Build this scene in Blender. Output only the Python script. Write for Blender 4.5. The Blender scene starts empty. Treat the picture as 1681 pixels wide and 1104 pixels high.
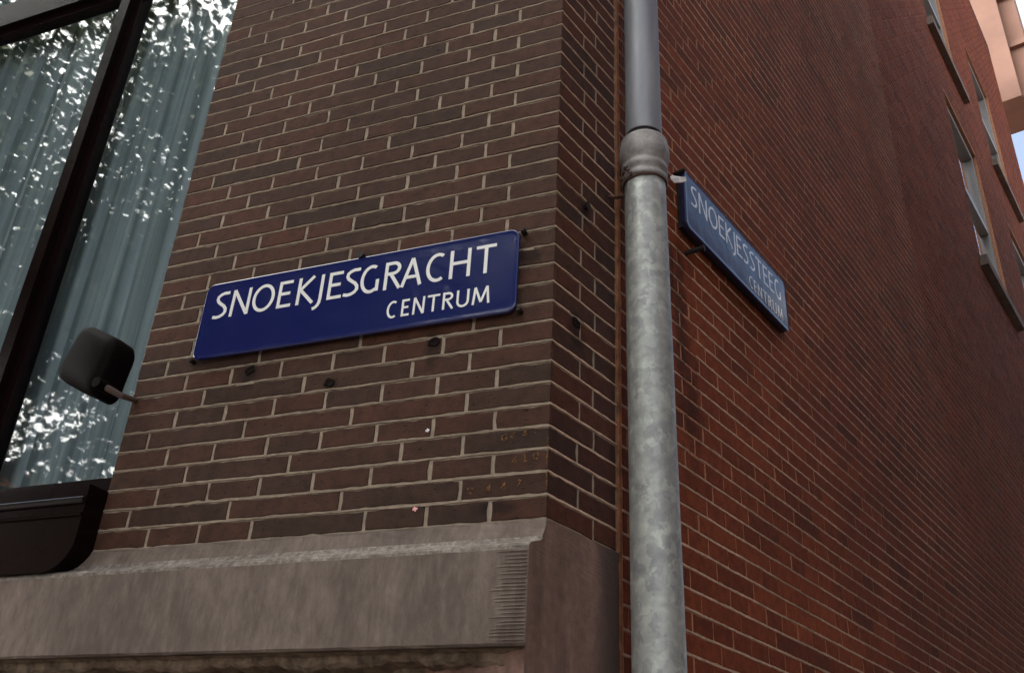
import bpy, bmesh, math, random
import numpy as np
from mathutils import Vector, Matrix
R=math.radians
random.seed(7); rng=np.random.default_rng(7)
S=bpy.context.scene
COL=S.collection
ZC=1.6                                    # eye height
# ------------------------------------------------------------------ camera
cam=bpy.data.cameras.new('camera'); co=bpy.data.objects.new('camera',cam); COL.objects.link(co)
pitch,roll=R(28.62),R(3.145)
cp,sp,cr,sr=math.cos(pitch),math.sin(pitch),math.cos(roll),math.sin(roll)
F=Vector((0,cp,sp)); U=Vector((0,-sp,cp)); X=Vector((1,0,0))
rt=cr*X+sr*U; up=-sr*X+cr*U
co.matrix_world=Matrix(((rt.x,up.x,-F.x,0),(rt.y,up.y,-F.y,0),(rt.z,up.z,-F.z,ZC),(0,0,0,1)))
cam.sensor_width=36; cam.lens=36*1562/1681; cam.clip_start=.05; cam.clip_end=2000
S.camera=co
# ------------------------------------------------------------------ world, sun, exposure
SUN_AZ,SUN_EL=R(-14),R(48)               # azimuth from +Y towards +X: the sun stands behind the corner house
w=bpy.data.worlds.new('World'); S.world=w; w.use_nodes=True
nt=w.node_tree; nt.nodes.clear()
out=nt.nodes.new('ShaderNodeOutputWorld'); bg=nt.nodes.new('ShaderNodeBackground')
sky=nt.nodes.new('ShaderNodeTexSky'); sky.sky_type='NISHITA'; sky.sun_disc=False
sky.sun_elevation=SUN_EL; sky.sun_rotation=SUN_AZ; sky.air_density=1.2; sky.dust_density=1.5
tc=nt.nodes.new('ShaderNodeTexCoord'); mp=nt.nodes.new('ShaderNodeMapping'); mp.inputs['Scale'].default_value=(1,1,2.2)
ns=nt.nodes.new('ShaderNodeTexNoise'); ns.inputs['Scale'].default_value=2.3; ns.inputs['Detail'].default_value=7
cramp=nt.nodes.new('ShaderNodeValToRGB'); cramp.color_ramp.elements[0].position=.44; cramp.color_ramp.elements[1].position=.60
mix=nt.nodes.new('ShaderNodeMix'); mix.data_type='RGBA'; mix.inputs[7].default_value=(16.5,15.5,14.5,1)
nt.links.new(tc.outputs['Generated'],mp.inputs[0]); nt.links.new(mp.outputs[0],ns.inputs[0]); nt.links.new(ns.outputs[0],cramp.inputs[0])
nt.links.new(cramp.outputs[0],mix.inputs[0]); nt.links.new(sky.outputs[0],mix.inputs[6]); # added bright sky lobe, unseen, to put sparkle in the window glass
vn=nt.nodes.new('ShaderNodeVectorMath'); vn.operation='DOT_PRODUCT'; vd=Vector((-.80,-.36,.52)).normalized(); vn.inputs[1].default_value=vd
nz=nt.nodes.new('ShaderNodeVectorMath'); nz.operation='NORMALIZE'; nt.links.new(tc.outputs['Generated'],nz.inputs[0]); nt.links.new(nz.outputs[0],vn.inputs[0])
rr=nt.nodes.new('ShaderNodeMapRange'); rr.inputs[1].default_value=.76; rr.inputs[2].default_value=.95; rr.interpolation_type='SMOOTHSTEP'; nt.links.new(vn.outputs['Value'],rr.inputs[0])
mix2=nt.nodes.new('ShaderNodeMix'); mix2.data_type='RGBA'; mix2.inputs[7].default_value=(55,55,53,1); nt.links.new(rr.outputs[0],mix2.inputs[0]); nt.links.new(mix.outputs[2],mix2.inputs[6]); nt.links.new(mix2.outputs[2],bg.inputs[0])
bg.inputs[1].default_value=.12; nt.links.new(bg.outputs[0],out.inputs[0])
sl=bpy.data.lights.new('sun','SUN'); sl.energy=4; sl.angle=R(.5); sl.color=(1,.94,.85)
so=bpy.data.objects.new('sun',sl); COL.objects.link(so)
sd=Vector((math.sin(SUN_AZ)*math.cos(SUN_EL),math.cos(SUN_AZ)*math.cos(SUN_EL),math.sin(SUN_EL)))
so.rotation_euler=sd.to_track_quat('Z','Y').to_euler(); so.location=sd*30
S.view_settings.view_transform='Standard'; S.view_settings.look='None'; S.view_settings.gamma=1; S.view_settings.exposure=0.64
# ------------------------------------------------------------------ frames of the two facades
KX,KY=.07934578,1.64809109
def fr(deg,n): a=R(deg); return (Vector((math.cos(a),math.sin(a),0)),Vector((n[0],n[1],0)))
FA=fr(-22.72,(-.38622805,-.92240333)); FB=fr(51.8,(.78585689,-.6184084))
def P(f,u,z,off=0.0):
    d,n=f; return Vector((KX,KY,ZC+z))+d*u+n*off
# ------------------------------------------------------------------ helpers
def mesh(name,verts,faces,mat,parent=None,smooth=False,kind=None,label=None):
    me=bpy.data.meshes.new(name); me.from_pydata([tuple(v) for v in verts],[],faces); me.update()
    if smooth: me.polygons.foreach_set('use_smooth',[True]*len(me.polygons))
    for m in (mat if isinstance(mat,(list,tuple)) else [mat]): me.materials.append(m)
    o=bpy.data.objects.new(name,me); COL.objects.link(o)
    if parent: o.parent=parent
    if kind: o['kind']=kind
    if label: o['label']=label
    return o
def tag(o,label,cat,group=None):
    o['label']=label; o['category']=cat
    if group: o['group']=group
    return o
def thing(name,label,cat,loc=(0,0,0),group=None):
    o=bpy.data.objects.new(name,None); COL.objects.link(o); o.empty_display_size=.1
    # parts are built in world coordinates, so the empty stays unrotated and its children are shifted back
    o.location=loc; return tag(o,label,cat,group)
def settle(o):
    for c in o.children: c.matrix_parent_inverse=Matrix.Translation(-Vector(o.location))
class MB:
    def __init__(s): s.v=[]; s.f=[]
    def quad(s,a,b,c,d):
        n=len(s.v); s.v+=[a,b,c,d]; s.f.append((n,n+1,n+2,n+3))
    def box(s,f,u0,u1,z0,z1,o0,o1):
        n=len(s.v)
        for o in (o0,o1):
            for (u,z) in ((u0,z0),(u1,z0),(u1,z1),(u0,z1)): s.v.append(P(f,u,z,o))
        s.f+=[(n+3,n+2,n+1,n),(n+4,n+5,n+6,n+7),(n,n+1,n+5,n+4),(n+1,n+2,n+6,n+5),(n+2,n+3,n+7,n+6),(n+3,n,n+4,n+7)]
    def wbox(s,x0,x1,y0,y1,z0,z1):
        n=len(s.v)
        for z in (z0,z1):
            for (x,y) in ((x0,y0),(x1,y0),(x1,y1),(x0,y1)): s.v.append(Vector((x,y,z)))
        s.f+=[(n+3,n+2,n+1,n),(n+4,n+5,n+6,n+7),(n,n+1,n+5,n+4),(n+1,n+2,n+6,n+5),(n+2,n+3,n+7,n+6),(n+3,n,n+4,n+7)]
    def tube(s,pts,rad,seg=12,cap=True):
        pts=[Vector(p) for p in pts]; rads=rad if isinstance(rad,(list,tuple)) else [rad]*len(pts)
        n0=len(s.v); prev=None
        for i,p in enumerate(pts):
            t=(pts[min(i+1,len(pts)-1)]-pts[max(i-1,0)]).normalized()
            if prev is None:
                a=Vector((0,0,1)) if abs(t.z)<.9 else Vector((1,0,0)); x=t.cross(a).normalized()
            else: x=(prev-t*prev.dot(t)).normalized()
            prev=x; y=t.cross(x)
            for k in range(seg):
                an=2*math.pi*k/seg; s.v.append(p+(x*math.cos(an)+y*math.sin(an))*rads[i])
        for i in range(len(pts)-1):
            for k in range(seg):
                a=n0+i*seg+k; b=n0+i*seg+(k+1)%seg; s.f.append((a,b,b+seg,a+seg))
        if cap:
            s.f.append(tuple(n0+k for k in range(seg))[::-1]); s.f.append(tuple(n0+(len(pts)-1)*seg+k for k in range(seg)))
    def lathe(s,cx,cy,prof,seg=64):
        n0=len(s.v)
        for (r,z) in prof:
            for k in range(seg):
                an=2*math.pi*k/seg; s.v.append(Vector((cx+r*math.cos(an),cy+r*math.sin(an),z)))
        for i in range(len(prof)-1):
            for k in range(seg):
                a=n0+i*seg+k; b=n0+i*seg+(k+1)%seg; s.f.append((a,b,b+seg,a+seg))
    def build(s,name,mat,parent=None,**k): return mesh(name,s.v,s.f,mat,parent,**k)
# ------------------------------------------------------------------ materials
def mat(name):
    m=bpy.data.materials.new(name); m.use_nodes=True; t=m.node_tree; b=t.nodes['Principled BSDF']; return m,t,b
def N(t,typ,**k):
    n=t.nodes.new(typ)
    for a,v in k.items():
        if a in n.inputs.keys() if isinstance(a,str) else False: n.inputs[a].default_value=v
        else: setattr(n,a,v)
    return n
def noise(t,scale,detail=5,rough=.6,coord='Object',vscale=None,dist=0):
    c=t.nodes.new('ShaderNodeTexCoord'); n=t.nodes.new('ShaderNodeTexNoise')
    n.inputs['Scale'].default_value=scale; n.inputs['Detail'].default_value=detail; n.inputs['Roughness'].default_value=rough; n.inputs['Distortion'].default_value=dist
    if vscale:
        m=t.nodes.new('ShaderNodeMapping'); m.inputs['Scale'].default_value=vscale; t.links.new(c.outputs[coord],m.inputs[0]); t.links.new(m.outputs[0],n.inputs[0])
    else: t.links.new(c.outputs[coord],n.inputs[0])
    return n.outputs[0]
def ramp(t,src,stops,interp='LINEAR'):
    r=t.nodes.new('ShaderNodeValToRGB'); r.color_ramp.interpolation=interp; e=r.color_ramp.elements
    while len(e)<len(stops): e.new(.5)
    for i,(p,c) in enumerate(stops): e[i].position=p; e[i].color=(c[0],c[1],c[2],1) if hasattr(c,'__len__') else (c,c,c,1)
    t.links.new(src,r.inputs[0]); return r.outputs[0]
def mixc(t,fac,a,b,mode='MIX'):
    m=t.nodes.new('ShaderNodeMix'); m.data_type='RGBA'; m.blend_type=mode
    for i,v in ((0,fac),(6,a),(7,b)):
        if hasattr(v,'links') or hasattr(v,'is_linked'): t.links.new(v,m.inputs[i])
        elif i==0: m.inputs[i].default_value=v
        else: m.inputs[i].default_value=(v[0],v[1],v[2],1)
    return m.outputs[2]
def bump(t,b,src,strength=.3,dist=.002,prev=None):
    n=t.nodes.new('ShaderNodeBump'); n.inputs['Strength'].default_value=strength; n.inputs['Distance'].default_value=dist
    t.links.new(src,n.inputs['Height'])
    if prev: t.links.new(prev,n.inputs['Normal'])
    t.links.new(n.outputs[0],b.inputs['Normal']); return n.outputs[0]
def simple(name,c,rough=.6,metal=0,spec=.5,nscale=None,amt=.3):
    m,t,b=mat(name); b.inputs['Base Color'].default_value=(*c,1); b.inputs['Roughness'].default_value=rough; b.inputs['Metallic'].default_value=metal; b.inputs['Specular IOR Level'].default_value=spec
    if nscale:
        n=noise(t,nscale); col=ramp(t,n,[(.3,[x*(1-amt) for x in c]),(.7,[min(1,x*(1+amt)) for x in c])]); t.links.new(col,b.inputs['Base Color']); bump(t,b,n,.3,.002)
    return m
STA=[(FA,-.462,1.17,.03,.02),(FA,-.72,.915,.03,.035),(FA,-.50,.865,.02,.014),(FA,-.262,.915,.022,.05),(FA,-.055,1.105,.035,.02),(FA,-.10,.56,.05,.015)]
STB=[(FB,.56,1.20,.045,.30),(FB,.60,.98,.05,.14),(FB,.52,1.33,.02,.12),(FB,.085,.955,.03,.05),(FB,.11,1.27,.02,.03)]
def stains(t,col,lst):
    c=t.nodes.new('ShaderNodeTexCoord'); nz=noise(t,34,5,.7); tot=None
    for (f,u,z,ru,rz) in lst:
        p=P(f,u,z); d=f[0]
        sb=t.nodes.new('ShaderNodeVectorMath'); sb.operation='SUBTRACT'; sb.inputs[1].default_value=p; t.links.new(c.outputs['Object'],sb.inputs[0])
        du=t.nodes.new('ShaderNodeVectorMath'); du.operation='DOT_PRODUCT'; du.inputs[1].default_value=d/ru; t.links.new(sb.outputs[0],du.inputs[0])
        dz=t.nodes.new('ShaderNodeVectorMath'); dz.operation='DOT_PRODUCT'; dz.inputs[1].default_value=(0,0,1/rz); t.links.new(sb.outputs[0],dz.inputs[0])
        dn=t.nodes.new('ShaderNodeVectorMath'); dn.operation='DOT_PRODUCT'; dn.inputs[1].default_value=f[1]/.1; t.links.new(sb.outputs[0],dn.inputs[0])
        cb=t.nodes.new('ShaderNodeCombineXYZ'); t.links.new(du.outputs['Value'],cb.inputs[0]); t.links.new(dz.outputs['Value'],cb.inputs[1]); t.links.new(dn.outputs['Value'],cb.inputs[2])
        ln=t.nodes.new('ShaderNodeVectorMath'); ln.operation='LENGTH'; t.links.new(cb.outputs[0],ln.inputs[0])
        a=t.nodes.new('ShaderNodeMath'); a.operation='MULTIPLY_ADD'; a.inputs[1].default_value=1.6; t.links.new(nz,a.inputs[0]); t.links.new(ln.outputs['Value'],a.inputs[2])
        m=t.nodes.new('ShaderNodeMapRange'); m.inputs[1].default_value=1.25; m.inputs[2].default_value=1.95; m.inputs[3].default_value=.42; m.inputs[4].default_value=1; t.links.new(a.outputs[0],m.inputs[0])
        if tot is None: tot=m.outputs[0]
        else:
            q=t.nodes.new('ShaderNodeMath'); q.operation='MINIMUM'; t.links.new(tot,q.inputs[0]); t.links.new(m.outputs[0],q.inputs[1]); tot=q.outputs[0]
    return mixc(t,1.,col,tot,'MULTIPLY')
def brick_mat(name,stops,st=()):
    m,t,b=mat(name); g=t.nodes.new('ShaderNodeNewGeometry')
    col=ramp(t,g.outputs['Random Per Island'],stops)
    n1=noise(t,38,6,.65); n2=noise(t,240,4,.6); n3=noise(t,2.1,4,.6)
    col=mixc(t,.55,col,ramp(t,n1,[(.3,(.35,.33,.35)),(.52,(.9,.88,.85)),(.75,(1.5,1.35,1.2))]),'MULTIPLY')
    col=mixc(t,.5,col,ramp(t,n3,[(.35,(.72,.69,.67)),(.65,(1.12,1.08,1.03))]),'MULTIPLY')
    pit=ramp(t,noise(t,95,3,.5,vscale=(1,1,2)),[(.27,0.),(.36,1.)])
    col=mixc(t,1.,col,mixc(t,pit,(.25,.22,.22),(1,1,1)),'MULTIPLY')
    col=mixc(t,.6,col,ramp(t,noise(t,.55,5,.6),[(.35,(.7,.66,.66)),(.65,(1.15,1.15,1.15))]),'MULTIPLY')
    if st: col=stains(t,col,st)
    t.links.new(col,b.inputs['Base Color']); b.inputs['Roughness'].default_value=.85; b.inputs['Specular IOR Level'].default_value=.25
    p=bump(t,b,n2,.5,.0012); p=bump(t,b,n1,.6,.003,p); bump(t,b,pit,.5,.002,p)
    return m
M={}
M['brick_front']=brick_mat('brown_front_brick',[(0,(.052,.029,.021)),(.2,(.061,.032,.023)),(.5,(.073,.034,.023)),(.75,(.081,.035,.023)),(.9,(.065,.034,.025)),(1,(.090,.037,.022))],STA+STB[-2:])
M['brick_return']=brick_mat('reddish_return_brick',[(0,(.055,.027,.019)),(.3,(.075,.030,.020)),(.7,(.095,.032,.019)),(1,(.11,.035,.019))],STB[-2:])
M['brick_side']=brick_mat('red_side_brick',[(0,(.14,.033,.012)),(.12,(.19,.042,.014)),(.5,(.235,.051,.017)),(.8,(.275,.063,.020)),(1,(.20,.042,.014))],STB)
def mortar_mat(name,c,st=()):
    m,t,b=mat(name); n=noise(t,55,6,.7); n2=noise(t,3,4,.6)
    col=ramp(t,n,[(.3,[x*.6 for x in c]),(.6,c),(.8,[min(1,x*1.25) for x in c])])
    col=mixc(t,.8,col,ramp(t,n2,[(.35,(.55,.52,.5)),(.6,(1.05,1.05,1.05))]),'MULTIPLY')
    col=stains(t,col,st)
    t.links.new(col,b.inputs['Base Color']); b.inputs['Roughness'].default_value=.95; b.inputs['Specular IOR Level'].default_value=.1
    p=bump(t,b,noise(t,400,3),.5,.0008); bump(t,b,n,.5,.002,p); return m
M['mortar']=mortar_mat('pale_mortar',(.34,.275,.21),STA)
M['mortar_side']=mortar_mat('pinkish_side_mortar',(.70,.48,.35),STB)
M['backing']=simple('recessed_mortar',(.31,.25,.19),.95,nscale=60)
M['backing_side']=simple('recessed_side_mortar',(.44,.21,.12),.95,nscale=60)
M['rust']=simple('rusty_orange_joint',(.32,.12,.05),.9,nscale=30,amt=.5)
M['rustwire']=simple('rusty_wire',(.10,.045,.03),.8,metal=.3,nscale=80,amt=.5)
M['darkiron']=simple('dark_iron',(.02,.014,.013),.7,metal=.3,nscale=80,amt=.4)
M['black_paint']=simple('black_gloss_paint',(.007,.003,.003),.16,spec=.07,nscale=6,amt=.2)
M['black_dull']=simple('black_dull_plastic',(.004,.002,.002),.6,spec=.06,nscale=30,amt=.2)
M['white_paint']=simple('white_window_paint',(.26,.25,.25),.4,nscale=20,amt=.06)
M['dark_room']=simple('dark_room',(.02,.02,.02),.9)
# stone
m,t,b=mat('weathered_grey_stone'); n1=noise(t,60,6,.7,vscale=(1,1,.35)); n2=noise(t,7,5,.6); n3=noise(t,320,3,.6); n4=noise(t,5,5,.65,vscale=(1,1,.25))
col=ramp(t,n1,[(.3,(.125,.098,.082)),(.55,(.18,.145,.123)),(.75,(.24,.20,.17))])
col=mixc(t,.8,col,ramp(t,n2,[(.3,(.68,.64,.62)),(.65,(1.12,1.08,1.08))]),'MULTIPLY')
col=mixc(t,.7,col,ramp(t,n4,[(.36,(.62,.58,.56)),(.55,(1.05,1.03,1.02))]),'MULTIPLY')
col=mixc(t,ramp(t,n3,[(.70,0.),(.78,.6)]),col,(.40,.36,.32))
t.links.new(col,b.inputs['Base Color']); b.inputs['Roughness'].default_value=.85; p=bump(t,b,n3,.5,.001); bump(t,b,n1,.5,.003,p); M['stone']=m
m,t,b=mat('worn_skylit_stone'); n1=noise(t,75,6,.75); n2=noise(t,6,4,.6)
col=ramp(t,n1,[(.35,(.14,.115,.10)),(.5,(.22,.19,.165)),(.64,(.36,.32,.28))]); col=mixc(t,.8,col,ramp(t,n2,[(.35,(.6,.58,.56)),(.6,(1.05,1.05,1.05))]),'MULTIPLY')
t.links.new(col,b.inputs['Base Color']); b.inputs['Roughness'].default_value=.9; bump(t,b,n1,.7,.004); M['stone_worn_lit']=m
m,t,b=mat('reddish_stained_stone'); n1=noise(t,50,6,.7); n2=noise(t,9,5,.6,vscale=(1,1,.2)); 
col=ramp(t,n1,[(.3,(.18,.105,.080)),(.7,(.27,.17,.135))]); col=mixc(t,.85,col,ramp(t,n2,[(.36,(.45,.40,.38)),(.58,(1.1,1.05,1.05))]),'MULTIPLY')
cc_=t.nodes.new('ShaderNodeTexCoord'); dt=t.nodes.new('ShaderNodeVectorMath'); dt.operation='DOT_PRODUCT'; dt.inputs[1].default_value=FB[0]; t.links.new(cc_.outputs['Object'],dt.inputs[0])
k0=Vector((KX,KY,0)).dot(FB[0]); ad=t.nodes.new('ShaderNodeMath'); ad.operation='MULTIPLY_ADD'; ad.inputs[1].default_value=.05; t.links.new(noise(t,22,4,.6,vscale=(1,1,.3)),ad.inputs[0]); t.links.new(dt.outputs['Value'],ad.inputs[2])
mr=t.nodes.new('ShaderNodeMapRange'); mr.inputs[1].default_value=k0+.165+.02; mr.inputs[2].default_value=k0+.205+.02; t.links.new(ad.outputs[0],mr.inputs[0])
col=mixc(t,mr.outputs[0],col,(.085,.052,.040))
t.links.new(col,b.inputs['Base Color']); b.inputs['Roughness'].default_value=.85; p=bump(t,b,n1,.5,.003); M['stone_side']=m
M['sandstone']=simple('crumbling_sandstone',(.16,.115,.08),.95,nscale=40,amt=.6)
M['far_stone']=simple('pinkish_far_stone',(.25,.135,.10),.85,nscale=2,amt=.12)
# enamel
def enamel(name,c,r=.13):
    m,t,b=mat(name); n=noise(t,11,3,.5); b.inputs['Base Color'].default_value=(*c,1); b.inputs['Roughness'].default_value=r; b.inputs['Coat Weight'].default_value=1; b.inputs['Coat Roughness'].default_value=.05
    t.links.new(ramp(t,noise(t,9,5),[(.3,r*.8),(.7,r*1.7)]),b.inputs['Roughness'])
    p=bump(t,b,noise(t,170,2),.18,.0006); bump(t,b,n,.55,.003,p); return m
M['blue']=enamel('blue_enamel',(.009,.014,.10)); M['blue_side']=enamel('blue_enamel_alley',(.018,.024,.08),.16)
for nd in M['blue_side'].node_tree.nodes:
    if nd.type=='BSDF_PRINCIPLED': nd.inputs['Coat Weight'].default_value=.3; nd.inputs['Specular IOR Level'].default_value=.35
M['white_enamel']=enamel('white_enamel',(.86,.86,.84),.3)
M['blue_rim']=simple('blue_rim_edge',(.05,.05,.18),.3)
# zinc
m,t,b=mat('galvanised_spangled_steel'); c=t.nodes.new('ShaderNodeTexCoord'); mp=t.nodes.new('ShaderNodeMapping'); mp.inputs['Scale'].default_value=(1,1,.8)
nn=t.nodes.new('ShaderNodeTexNoise'); nn.inputs['Scale'].default_value=60; va=t.nodes.new('ShaderNodeMixRGB'); va.inputs[0].default_value=.035
vo=t.nodes.new('ShaderNodeTexVoronoi'); vo.inputs['Scale'].default_value=62
t.links.new(c.outputs['Object'],mp.inputs[0]); t.links.new(mp.outputs[0],nn.inputs[0]); t.links.new(mp.outputs[0],va.inputs[1]); t.links.new(nn.outputs[1],va.inputs[2]); t.links.new(va.outputs[0],vo.inputs[0])
vc=ramp(t,vo.outputs['Color'],[(.2,(.33,.335,.335)),(.5,(.38,.39,.38)),(.8,(.46,.475,.45))])
col=mixc(t,.6,vc,ramp(t,noise(t,26,5,.6,dist=.6),[(.36,(.72,.72,.74)),(.5,(.92,.93,.93)),(.62,(1.28,1.32,1.25))]),'MULTIPLY')
col=mixc(t,ramp(t,noise(t,14,6,.7,vscale=(1,1,.5)),[(.62,0.),(.78,.6)]),col,(.33,.24,.2))
t.links.new(col,b.inputs['Base Color']); b.inputs['Metallic'].default_value=.35; b.inputs['Roughness'].default_value=.5; bump(t,b,noise(t,45,4),.25,.002); M['zinc']=m
m,t,b=mat('smooth_zinc'); col=ramp(t,noise(t,10,5,.6,vscale=(1,1,.15)),[(.35,(.22,.23,.26)),(.5,(.30,.31,.34)),(.65,(.40,.42,.46))]); t.links.new(col,b.inputs['Base Color']); b.inputs['Metallic'].default_value=.35; b.inputs['Roughness'].default_value=.55; bump(t,b,noise(t,300,2),.15,.0005); M['zinc_smooth']=m
m,t,b=mat('dull_cast_zinc'); col=ramp(t,noise(t,38,6,.7),[(.3,(.20,.185,.18)),(.55,(.34,.32,.31)),(.75,(.46,.44,.42))]); t.links.new(col,b.inputs['Base Color']); b.inputs['Metallic'].default_value=.3; b.inputs['Roughness'].default_value=.6; bump(t,b,noise(t,70,5),.4,.002); M['zinc_cast']=m
# window glass: clear pane with a wavy old surface
m=bpy.data.materials.new('wavy_window_glass'); m.use_nodes=True; t=m.node_tree; t.nodes.clear()
o_=t.nodes.new('ShaderNodeOutputMaterial'); mx=t.nodes.new('ShaderNodeMixShader'); tr=t.nodes.new('ShaderNodeBsdfTransparent'); gl=t.nodes.new('ShaderNodeBsdfGlossy'); fz=t.nodes.new('ShaderNodeFresnel'); mt=t.nodes.new('ShaderNodeMath'); mt.operation='MULTIPLY'
tr.inputs[0].default_value=(.86,.93,.90,1); gl.inputs['Roughness'].default_value=.02; gl.inputs[0].default_value=(1,1,1,1); fz.inputs[0].default_value=1.52; mt.inputs[1].default_value=1.7
bn=t.nodes.new('ShaderNodeBump'); bn.inputs['Strength'].default_value=.10; bn.inputs['Distance'].default_value=.002
t.links.new(noise(t,9,2,.5,vscale=(1,1,.6)),bn.inputs['Height']); t.links.new(bn.outputs[0],gl.inputs['Normal'])
t.links.new(fz.outputs[0],mt.inputs[0]); t.links.new(mt.outputs[0],mx.inputs[0]); t.links.new(tr.outputs[0],mx.inputs[1]); t.links.new(gl.outputs[0],mx.inputs[2]); t.links.new(mx.outputs[0],o_.inputs[0]); M['glass']=m
m,t,b=mat('sheer_curtain'); col=ramp(t,noise(t,5,3,vscale=(1,1,.2)),[(.3,(.52,.60,.72)),(.7,(.66,.74,.86))]); col=mixc(t,.9,col,ramp(t,noise(t,26,3,.6,vscale=(1,1,.012)),[(.36,(.42,.44,.46)),(.5,(.8,.8,.8)),(.64,(1.1,1.1,1.1))]),'MULTIPLY')  # vertical streaks paint the light and shade of the folds into the cloth
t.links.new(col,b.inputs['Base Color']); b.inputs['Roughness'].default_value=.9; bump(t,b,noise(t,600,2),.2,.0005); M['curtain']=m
m,t,b=mat('tree_leaf'); g=t.nodes.new('ShaderNodeNewGeometry'); col=ramp(t,g.outputs['Random Per Island'],[(0,(.03,.06,.012)),(.5,(.055,.10,.02)),(1,(.11,.16,.04))]); t.links.new(col,b.inputs['Base Color']); b.inputs['Roughness'].default_value=.5; M['leaf']=m
M['bark']=simple('bark',(.10,.075,.055),.9,nscale=12,amt=.4)
m,t,b=mat('opposite_brick'); bt=t.nodes.new('ShaderNodeTexBrick'); c=t.nodes.new('ShaderNodeTexCoord'); mp=t.nodes.new('ShaderNodeMapping')
bt.inputs['Color1'].default_value=(.11,.04,.022,1); bt.inputs['Color2'].default_value=(.08,.028,.016,1); bt.inputs['Mortar'].default_value=(.2,.14,.10,1); bt.inputs['Scale'].default_value=1; bt.inputs['Mortar Size'].default_value=.006; bt.inputs['Brick Width'].default_value=.2; bt.inputs['Row Height'].default_value=.06
t.links.new(c.outputs['UV'],bt.inputs[0]); t.links.new(bt.outputs[0],b.inputs['Base Color']); b.inputs['Roughness'].default_value=.9; M['brick_far']=m
def uvwall(o):   # uv in metres for vertical walls
    me=o.data; uv=me.uv_layers.new(name='UVMap')
    for p in me.polygons:
        n=p.normal; d=Vector((-n.y,n.x,0)); d=d.normalized() if d.length>.1 else Vector((1,0,0))
        for li in p.loop_indices:
            v=me.vertices[me.loops[li].vertex_index].co; uv.data[li].uv=(v.dot(d), v.z if abs(n.z)<.5 else v.y)
    return o
# ------------------------------------------------------------------ bricks
def ribs(n,a): return rng.normal(0,a,n)
def brick_wall(f,bricks,mortar_off,fine):
    """bricks: list of (u0,u1,z0,z1,level). Each brick is its own bevelled, slightly irregular island."""
    V=[];Fc=[]
    d,n=f; base=np.array([KX,KY,ZC]); dd=np.array(d); nn_=np.array(n)
    for (u0,u1,z0,z1,fin) in bricks:
        if fin:
            k=max(3,int((u1-u0)/.018)); jz=.0008; ju=.0010
            us=np.linspace(u0,u1,k+1)
            ring=[(us[i],z0+rng.normal(0,jz)) for i in range(k+1)]+[(u1+rng.normal(0,ju),(z0+z1)/2)]+[(us[k-i],z1+rng.normal(0,jz)) for i in range(k+1)]+[(u0+rng.normal(0,ju),(z0+z1)/2)]
            off=rng.uniform(-.0003,.0008); bev=.0022
        else:
            ring=[(u0,z0),(u1,z0),(u1,z1),(u0,z1)]; off=rng.uniform(-.0002,.0012); bev=.003
        tu=rng.normal(0,.0012)*.13/max(.05,u1-u0); tz=rng.normal(0,.005)
        cu,cz=(u0+u1)/2,(z0+z1)/2
        nv=len(V); m_=len(ring)
        outer=[];inner=[]
        for (u,z) in ring:
            outer.append(base+dd*u+np.array([0,0,z])+nn_*(-.005))
            iu=u+(bev if u<cu else -bev); iz=z+(bev if z<cz else -bev)
            if abs(u-cu)<(u1-u0)*.45: iu=u
            if fin and abs(z-cz)<1e-6: iz=z
            o_=off+tu*(iu-cu)+tz*(iz-cz)
            inner.append(base+dd*iu+np.array([0,0,iz])+nn_*o_)
        V+=outer+inner
        Fc+=[(nv+i,nv+(i+1)%m_,nv+m_+(i+1)%m_,nv+m_+i) for i in range(m_)]
        Fc.append(tuple(nv+m_+i for i in range(m_)))
    return V,Fc
def bed_joints(f,zs,ufn,w,off,step=.012,gaps=(),jit=.0006):
    """mortar ribbons standing slightly proud in the horizontal joints, ragged edges"""
    mb=MB()
    for z in zs:
        u0,u1=ufn(z)
        if u1-u0<.01: continue
        n=max(2,int((u1-u0)/step)); st=(u1-u0)/n
        dr=0; rows=[]
        for i in range(n+1):
            u=u0+st*i; dr=dr*.85+rng.normal(0,jit*.6); ww=w*(1+rng.normal(0,.10))
            rows.append((u,z+dr-ww/2,z+dr+ww/2,off+rng.normal(0,.0003)))
        n0=len(mb.v)
        for (u,a,b_,o_) in rows:
            mb.v+=[P(f,u,a,-.004),P(f,u,a+.0006,o_),P(f,u,b_-.0006,o_),P(f,u,b_,-.004)]
        for i in range(n):
            u=rows[i][0]+st/2
            if any(g[0]<u<g[1] and g[2]<z<g[3] for g in gaps): continue
            for k in range(3): a=n0+i*4+k; mb.f.append((a,a+4,a+5,a+1))
    return mb
house=thing('corner_house','brown and red brick corner house with grey stone band and tall curtained window','house',P(FA,0,-ZC))
# ---- front (A)
PA=.0455; Z0=.533; G=.0052
UL=-1.04                                     # jamb of the window
def courses(z0,p,n): return [(i,z0+i*p) for i in range(n)]
bri=[]; WT=3.3                                # window head
nA=int((5.2-Z0)/PA)
for i,zb in courses(Z0,PA,nA):
    left=UL if zb<WT else -3.4
    joints=[0.0]
    if i%2==0:
        u=-.1120; 
        while u>left: joints.append(u); u-=.1308
    else:
        u=-.176; joints.append(u)
        if i%4==3: u-=.1308; joints.append(u)
        u-=.2616
        while u>left: joints.append(u); u-=.2616
    if i==0 and len(joints)>6: del joints[4]
    if joints[-1]-left<.03: joints.pop()
    joints.append(left)
    js=[j+(rng.normal(0,.0022) if 0<k<len(joints)-1 else 0) for k,j in enumerate(joints)]
    for k in range(len(js)-1):
        u1=js[k]-(G/2 if k else -.0015); u0=js[k+1]+(G/2 if k<len(js)-2 else 0)
        bri.append((u0,u1,zb+G/2,zb+PA-G/2,zb<3.2))
V,Fc=brick_wall(FA,bri,0,True)
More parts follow.
